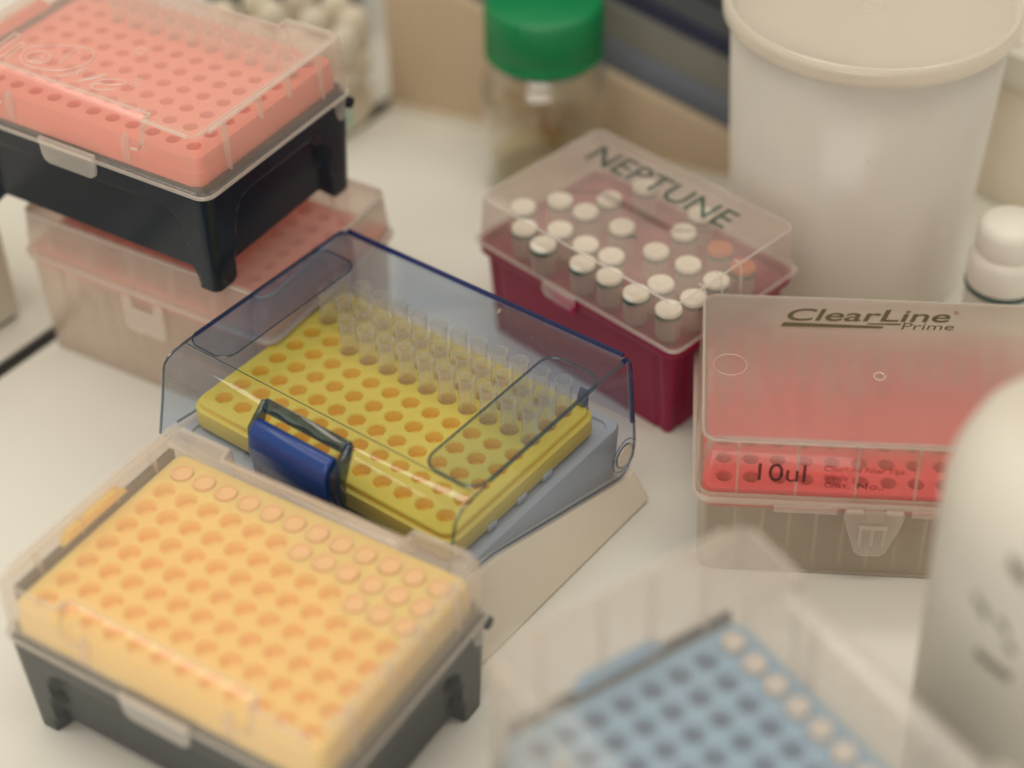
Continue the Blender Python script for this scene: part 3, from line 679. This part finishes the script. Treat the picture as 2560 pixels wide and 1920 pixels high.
for k in range(70):
    x, y = rd.uniform(X0 + 4, X1 - 4), 46 - abs(rd.gauss(0, 22)); r = rd.choice((.07, .09, .12, .16))
    if y > -34: bmesh.ops.create_icosphere(bm, subdivisions=1, radius=r, matrix=Matrix.Translation((x, y, 21.05)) @ Matrix.Scale(.4, 4, (0, 0, 1)))
tag(link_mesh('dust', bm, M['dust'], lid), None, kind='stuff')
bm = bmesh.new(); prism(bm, [(14.0, 43.2), (15.0, 42.6), (15.8, 41.0), (15.2, 39.8), (14.4, 41.2)], 'z', 21.0, 21.08); link_mesh('smudge', bm, M['ink_grey'], lid, smooth=0)
me_y = tip_mesh('pipette_tip_tall', 3.2, 2.75, 13.6, 38, M['tip'])
tips(me_y, YEL, YY, [(1, c) for c in range(1, 13)] + [(2, c) for c in range(1, 13)] + [(3, c) for c in range(3, 13)], 'yellow tip rack', 'tips in the yellow tip rack')

# ================================================================== CRIMSON BOX OF VIALS
NP = (47.3, 557.0); NY = -46.0
t = thing('vial_box', 'crimson box of white capped vials under a clear lid with dark green lettering', 'vial box', *NP, TZ, NY)
H = 43.5; hx, hy = 51.5, 35.5
Pn = perim(hx, hy, 7.5, 1.5); bm = bmesh.new(); rings = []
for (i, z) in ((6.5, 0), (5.6, .3), (3.2, H - 9), (2.6, H - 4.0), (.4, H - 3.6), (0, H - 3), (0, H), (2.2, H), (2.4, H - 2.5)):
    ring = []
    for (x, y, nx_, ny_, sd, s_) in Pn:
        ii = i
        if 0 < z < H - 4.5 and sd != 'c':
            e = (hx if sd[0] == 'y' else hy) - 4 - abs(s_)
            ii += .9 * (1 if (2 < e < 3.6 or 5.4 < e < 7.0) else 0)
        ring.append((*inset_pt((x, y, nx_, ny_, sd, s_), hx, hy, 7.5, ii), z))
    rings.append(ring)
loft(bm, rings, True, True); link_mesh('base', bm, M['crimson'], t)
bm = bmesh.new(); box(bm, -7.0, 4.0, -hy - 1.2, -hy + .5, H - 6.5, H - 1.0, .5); link_mesh('latch_catch', bm, M['crimson_light'], t)
bm = bmesh.new(); loft(bm, [[(x, y, z) for (x, y) in rrect(hx - i, hy - i, 4, 6)] for (i, z) in ((.2, .4), (.2, 1.6), (1.2, 1.8), (2.0, 19.5), (2.8, 20.6), (4, 20.9), (6.5, 20.9), (18, 20.9), (33.6, 20.9))], False, True)
lid = solid(link_mesh('lid', bm, M['frost_thick'], t, loc=(0, 0, H)), 1.0)
bm = bmesh.new(); tube(bm, [(x, y, 20.2) for (x, y) in rrect(hx - 2.4, hy - 2.4, 4, 6)], .5, 6, True); tube(bm, [(x, y, 1.0) for (x, y) in rrect(hx, hy, 4, 6)], .7, 6, True)
link_mesh('edge_strip', bm, M['frost_edge'], lid)
bm = bmesh.new(); prism(bm, [(-12, 1.6), (4, 1.6), (4, -2), (2.5, -4.0), (-10.5, -4.0), (-12, -2)], 'y', -hy - 2.2, -hy - .6, .3); link_mesh('latch_tab', bm, M['frost_edge'], lid)
for y in (-18, -9, 1.5):
    bm = bmesh.new(); tube(bm, [(hx - 4.6, y, 20.6), (hx - 2.2, y, 20.4), (hx - 1.4, y, 17), (hx - 1.0, y, 3)], .5); link_mesh('rib', bm, M['frost_edge'], lid)
letters('lettering', 'NEPTUNE', M['ink_green'], lid, -38, 31, 13.0, 24.5, lambda u, v, w: (u, v, 21.0 + w), .06, .0, .0)
vials = [(-40.1, -18.8), (-33.0, -5.7), (-20.7, -4.5), (-19.9, 7.9), (-30.0, -28.2), (-19.5, -19.8), (-3.9, -2.5), (-17.4, -31.0), (-5.9, -20.2), (6.0, -19.1), (15.8, -5.4), (15.2, 10.8), (29.8, -3.6), (1.3, -29.5), (13.8, -28.6), (30.3, -19.2), (27.6, -29.5), (42.2, -28.5), (44.5, -17.5), (43.5, -4.0), (-15.7, 23.6), (12.2, 24.2)]
LB_V = ['leftmost white capped vial on the left side of the crimson box', 'white capped vial second from the left in the back diagonal of the crimson box', 'white capped vial right of the back diagonal pair in the crimson box', 'white capped vial at the back, nearest below the first lettering', 'white capped vial half hidden behind the front lid edge on the left', 'white capped vial in the left middle of the crimson box', 'white capped vial at the centre of the crimson box, before the lettering', 'white capped vial nearest the left front wall of the crimson box', 'white capped vial left of the one with the teal mark', 'white capped vial with the teal mark beside its cap', 'white capped vial right of the centre gap in the crimson box', 'white capped vial right at the back beside the orange capped one', 'white capped vial right of centre, standing in front of the orange caps', 'white capped vial under the lid edge, above the latch tab', 'white capped vial on the front wall, right of the latch tab', 'white capped vial in the right front part, behind the corner one', 'white capped vial with cap cut by the lid edge, near the corner', 'white capped vial in the front corner of the crimson box', 'white capped vial right of the corner one, beside the milky lid', 'white capped vial by the right wall, left of an orange cap', 'white capped vial under the P of the lettering', 'white capped vial under the second N of the lettering']
def vial(x, y, cap_mat, label, capr=5.0, dz=0.0, body=True):
    a = math.radians(NY); c, s = math.cos(a), math.sin(a)
    v = thing('vial', label, 'vial', NP[0] + x * c - y * s, NP[1] + x * s + y * c, TZ + 3.6 + dz + H - 4.5, random.uniform(0, 360), 'vials in the crimson box')
    z0 = 1.5; zc = 13.2
    if 'vb' not in SHARED:
        bm = bmesh.new(); lathe(bm, [(4.3, z0), (4.7, z0 + 1), (4.7, 9.5), (4.3, 10.5), (4.0, 11.0)], 24, cap0=True); SHARED['vb'] = link_mesh('body', bm, M['vial']).data
        b = bpy.data.objects[-1] if False else [o for o in C.objects if o.data == SHARED['vb']][0]
    else: b = bpy.data.objects.new('body', SHARED['vb']); C.objects.link(b)
    b.parent = v
    for key, nm, pr, mt in (('vg', 'gasket', [(4.2, 10.6), (5.1, 10.8), (5.1, 12.2), (4.2, 12.4)], M['teal']), ('vc', 'cap', [(4.5, 12.3), (4.9, 12.3), (4.9, 13.4), (4.5, 13.9), (2.2, 13.9), (1.8, 13.6), (.01, 13.6)], M['white_cap'])):
        if key not in SHARED:
            bm = bmesh.new(); lathe(bm, pr, 24, cap0=True); ob = link_mesh(nm, bm, mt); SHARED[key] = ob.data
        else: ob = bpy.data.objects.new(nm, SHARED[key]); C.objects.link(ob)
        ob.parent = v
        if nm == 'cap': ob.material_slots[0].link = 'OBJECT'; ob.material_slots[0].material = cap_mat
    return v
for (x, y), lb in zip(vials, LB_V): vial(x, y, M['white_cap'], lb, dz=.6)
vial(30.5, 13.6, M['orange_cap'], 'orange capped vial in the crimson box under the last letter', dz=-1.0)
vial(44.0, 10.5, M['orange_cap'], 'orange capped vial against the right wall of the crimson box', dz=-1.0)
bm = bmesh.new(); tube(bm, [(9.5, -14.5, 20.6 - .0), (10.5, -13.0, 20.6), (12.5, -12.2, 20.6)], .4); link_mesh('pen_mark', bm, M['teal'], lid)

# ================================================================== BUCKET
t = thing('bucket', 'large milky white plastic bucket with snap lid behind the clear red box', 'bucket', 138, 607, TZ)
bm = bmesh.new(); lathe(bm, [(44.5, 0), (46, .8), (46.6, 3), (52.4, 117)], 72, cap0=True); solid(link_mesh('body', bm, M['bucket'], t), 1.3)
bm = bmesh.new(); lathe(bm, [(54.8, 117.5), (55.6, 118.0), (55.8, 121.4), (55.2, 123.0), (54.0, 123.7), (52.6, 123.5), (51.8, 122.4), (51.2, 120.6), (50.4, 120.0), (30, 119.7), (10, 119.6)], 80, cap1=True)
lid = solid(link_mesh('lid', bm, M['bucket_lid'], t), 1.0)
bm = bmesh.new(); lathe(bm, [(52.0, 115.5), (53.4, 115.5), (53.6, 117.4), (52.0, 117.4)], 72); link_mesh('rim', bm, M['bucket'], t)
bm = bmesh.new(); lathe(bm, [(54.6, 123.2), (54.9, 124.0), (54.2, 124.3), (53.6, 123.9)], 72); link_mesh('lid_bead', bm, M['frost_edge'], lid)
bm = bmesh.new(); lathe(bm, [(4.2, 119.6), (4.6, 120.1), (5.2, 119.7)], 24); link_mesh('moulding_mark', bm, M['frost_edge'], lid)
a = math.radians(-31); bm = bmesh.new(); box(bm, 51, 56.8, -5, 5, 111.5, 115.3, .8); o = link_mesh('pull_tab', bm, M['bucket'], t); o.rotation_euler = (0, 0, a + .25)
a = math.radians(-97); rr = 50.3; bm = bmesh.new(); tube(bm, [((rr + k * .06) * math.cos(a), (rr + k * .06) * math.sin(a), 84 + k * 1.1) for k in range(18)], .3); bmesh.ops.create_icosphere(bm, subdivisions=1, radius=.7, matrix=Matrix.Translation((rr * math.cos(a), rr * math.sin(a), 83.8)))
link_mesh('drip', bm, M['frost_edge'], t)

# ================================================================== BOTTLES
t = thing('reagent_bottle', 'clear glass bottle with green ribbed screw cap by the cream panel', 'bottle', 17.2, 680, TZ)
bm = bmesh.new(); lathe(bm, [(23, 0), (26, .8), (27, 4), (27, 48), (26, 53), (23.5, 57), (21.4, 59.5), (21.2, 64), (23, 65), (21.2, 66), (21, 76)], 56, cap0=True); solid(link_mesh('glass_body', bm, M['glass'], t), 2.2)
bm = bmesh.new(); lathe(bm, [(22.5, 2.6), (24.2, 4), (24.3, 9.5), (24, 9.6)], 48, cap0=True, cap1=True); link_mesh('liquid', bm, M['amber'], t)
bm = bmesh.new(); lathe(bm, [(22.0, 62.6), (24.6, 62.2), (25.5, 63.2), (25.6, 65.0), (24.8, 67.4), (24.9, 68), (24.9, 84.5), (24.0, 86.6), (22.4, 87.4), (.01, 87.6)], 144, cap0=True, ripple=lambda k, i: (.45 if (i // 2) % 2 else 0) if 5 <= k <= 6 else 0)
link_mesh('screw_cap', bm, M['green'], t, smooth=30)
bm = bmesh.new(); lathe(bm, [(22.0, 59.6), (23.0, 60.6), (23.0, 62.0), (22.0, 62.2)], 48); link_mesh('pouring_ring', bm, M['blue_grey'], t)

t = thing('screw_cap_bottle', 'small white screw capped bottle with dark ring, right of the bucket', 'bottle', 186.5, 548, TZ)
bm = bmesh.new(); lathe(bm, [(12, 0), (13, 1), (13, 31.5), (12.2, 33)], 40, cap0=True, cap1=True); link_mesh('body', bm, M['white_bottle'], t)
bm = bmesh.new(); lathe(bm, [(12.9, 32.6), (13.7, 33.0), (13.7, 34.2), (12.9, 34.6)], 48); link_mesh('dark_ring', bm, M['teal'], t)
bm = bmesh.new(); lathe(bm, [(12.4, 34.8), (13.3, 35), (13.5, 37), (13.5, 45), (12.6, 47.5), (11.6, 49), (11.9, 50.5), (12.0, 58), (11.2, 61), (9, 62.5), (.01, 62.8)], 96, cap0=True, ripple=lambda k, i: .2 * (i % 2) if 6 <= k <= 7 else 0); link_mesh('screw_cap', bm, M['white_cap'], t)

t = thing('jar', 'pale round jar with stepped lid at the right edge behind the bucket', 'jar', 238, 676, TZ)
bm = bmesh.new(); lathe(bm, [(36, 0), (38, 1), (38, 14), (36.4, 16), (36.4, 54), (35, 58)], 56, cap0=True, cap1=True); link_mesh('body', bm, M['off_white'], t)
bm = bmesh.new(); lathe(bm, [(35, 58), (38.4, 58.4), (38.6, 72), (36, 75), (.01, 76)], 72, cap0=True, ripple=lambda k, i: .4 * (i % 2) if k == 2 else 0); link_mesh('jar_lid', bm, M['white_bottle'], t)

t = thing('squat_bottle', 'tall white plastic bottle with blurred dark print, cut off by the right edge', 'bottle', 145.5, 330, TZ)
bm = bmesh.new()
lathe(bm, [(29, 0), (32.3, 1.5), (33.3, 6), (36.2, 118), (36.4, 127), (35.2, 136), (31.8, 145), (26, 151.5), (18, 156), (13, 158), (13, 172)], 72, cap0=True, cap1=True); link_mesh('body', bm, M['white_bottle'], t)
bm = bmesh.new(); lathe(bm, [(13, 166), (16, 166.5), (16, 184), (14.5, 186), (.01, 186)], 48, cap0=True); link_mesh('screw_cap', bm, M['white_cap'], t)
def on_bottle(ang, z, off=0.12):
    r = 33.3 + (z - 6) * 2.9 / 112 + off; a = math.radians(ang); return (r * math.cos(a), r * math.sin(a), z)
bm = bmesh.new()
for (a0, z0, a1, z1, w) in ((216.5, 96.5, 234, 94.0, 1.6), (211, 114.5, 214.5, 112.5, 1.6), (215.5, 112.5, 219, 110.5, 2.2), (223, 112.5, 229, 109, 1.4), (223.5, 133, 232, 128.5, 2.2), (229, 105.5, 233, 104, 1.5)):
    n = 10; L_ = [on_bottle(a0 + (a1 - a0) * k / n, z0 + (z1 - z0) * k / n + w) for k in range(n + 1)]; Q_ = [on_bottle(a0 + (a1 - a0) * k / n, z0 + (z1 - z0) * k / n - w) for k in range(n + 1)]
    va = [bm.verts.new(p) for p in L_]; vb = [bm.verts.new(p) for p in Q_]
    for k in range(n): bm.faces.new((va[k], va[k + 1], vb[k + 1], vb[k]))
link_mesh('print', bm, M['ink_grey'], t)

# ================================================================== TUBE STAND + BLACK INSTRUMENT at the back left
t = thing('tube_stand', 'round off white tube stand behind the black based coral tip box', 'tube stand', -101, 742, TZ)
bm = bmesh.new(); lathe(bm, [(37, 0), (39, 1.5), (39, 5), (36, 8), (35, 19), (37.5, 21), (39, 23), (39, 28), (37.5, 30), (.01, 30)], 64, cap0=True); link_mesh('drum', bm, M['off_white'], t)
bm = bmesh.new(); box(bm, 22, 30, -26.5, -23.5, 4, 14, .6); link_mesh('sticker', bm, M['pale_green'], t)
k = 0
me_cap = None
for (rad, n_, ph) in ((31, 10, .15), (14, 4, .4)):
    for i in range(n_):
        an = 2 * math.pi * i / n_ + ph
        bm = bmesh.new(); 
        if me_cap is None:
            lathe(bm, [(6.2, -3), (6.4, 0), (7.6, 1), (7.8, 9), (6.8, 12.5), (4.6, 15.5), (.01, 16)], 20, cap0=True); o = link_mesh('capped_tube', bm, M['off_white']); me_cap = o.data
        else: o = bpy.data.objects.new('capped_tube', me_cap); C.objects.link(o)
        o.location = ((-101 + rad * math.cos(an)) * S, (742 + rad * math.sin(an)) * S, 33 * S); o.rotation_euler = (.12 * math.sin(an), -.12 * math.cos(an) * -1, 0)
        tag(o, 'white capped tube in the ' + ('outer' if rad > 30 else 'inner') + ' ring of the round off white tube stand', 'tube', 'capped tubes in the round tube stand')
t = thing('instrument', 'black instrument block behind the round tube stand', 'instrument', -108, 838, TZ)
bm = bmesh.new(); box(bm, -36, 36, -40, 40, 3, 118, 5); link_mesh('housing', bm, M['black'], t)
bm = bmesh.new(); box(bm, -28, 28, -42, -39.6, 60, 100, .8); link_mesh('front_cover', bm, M['navy_paint'], t)
bm = bmesh.new(); box(bm, -33, 33, -36, 36, 0, 3.2); link_mesh('foot', bm, M['seam'], t)
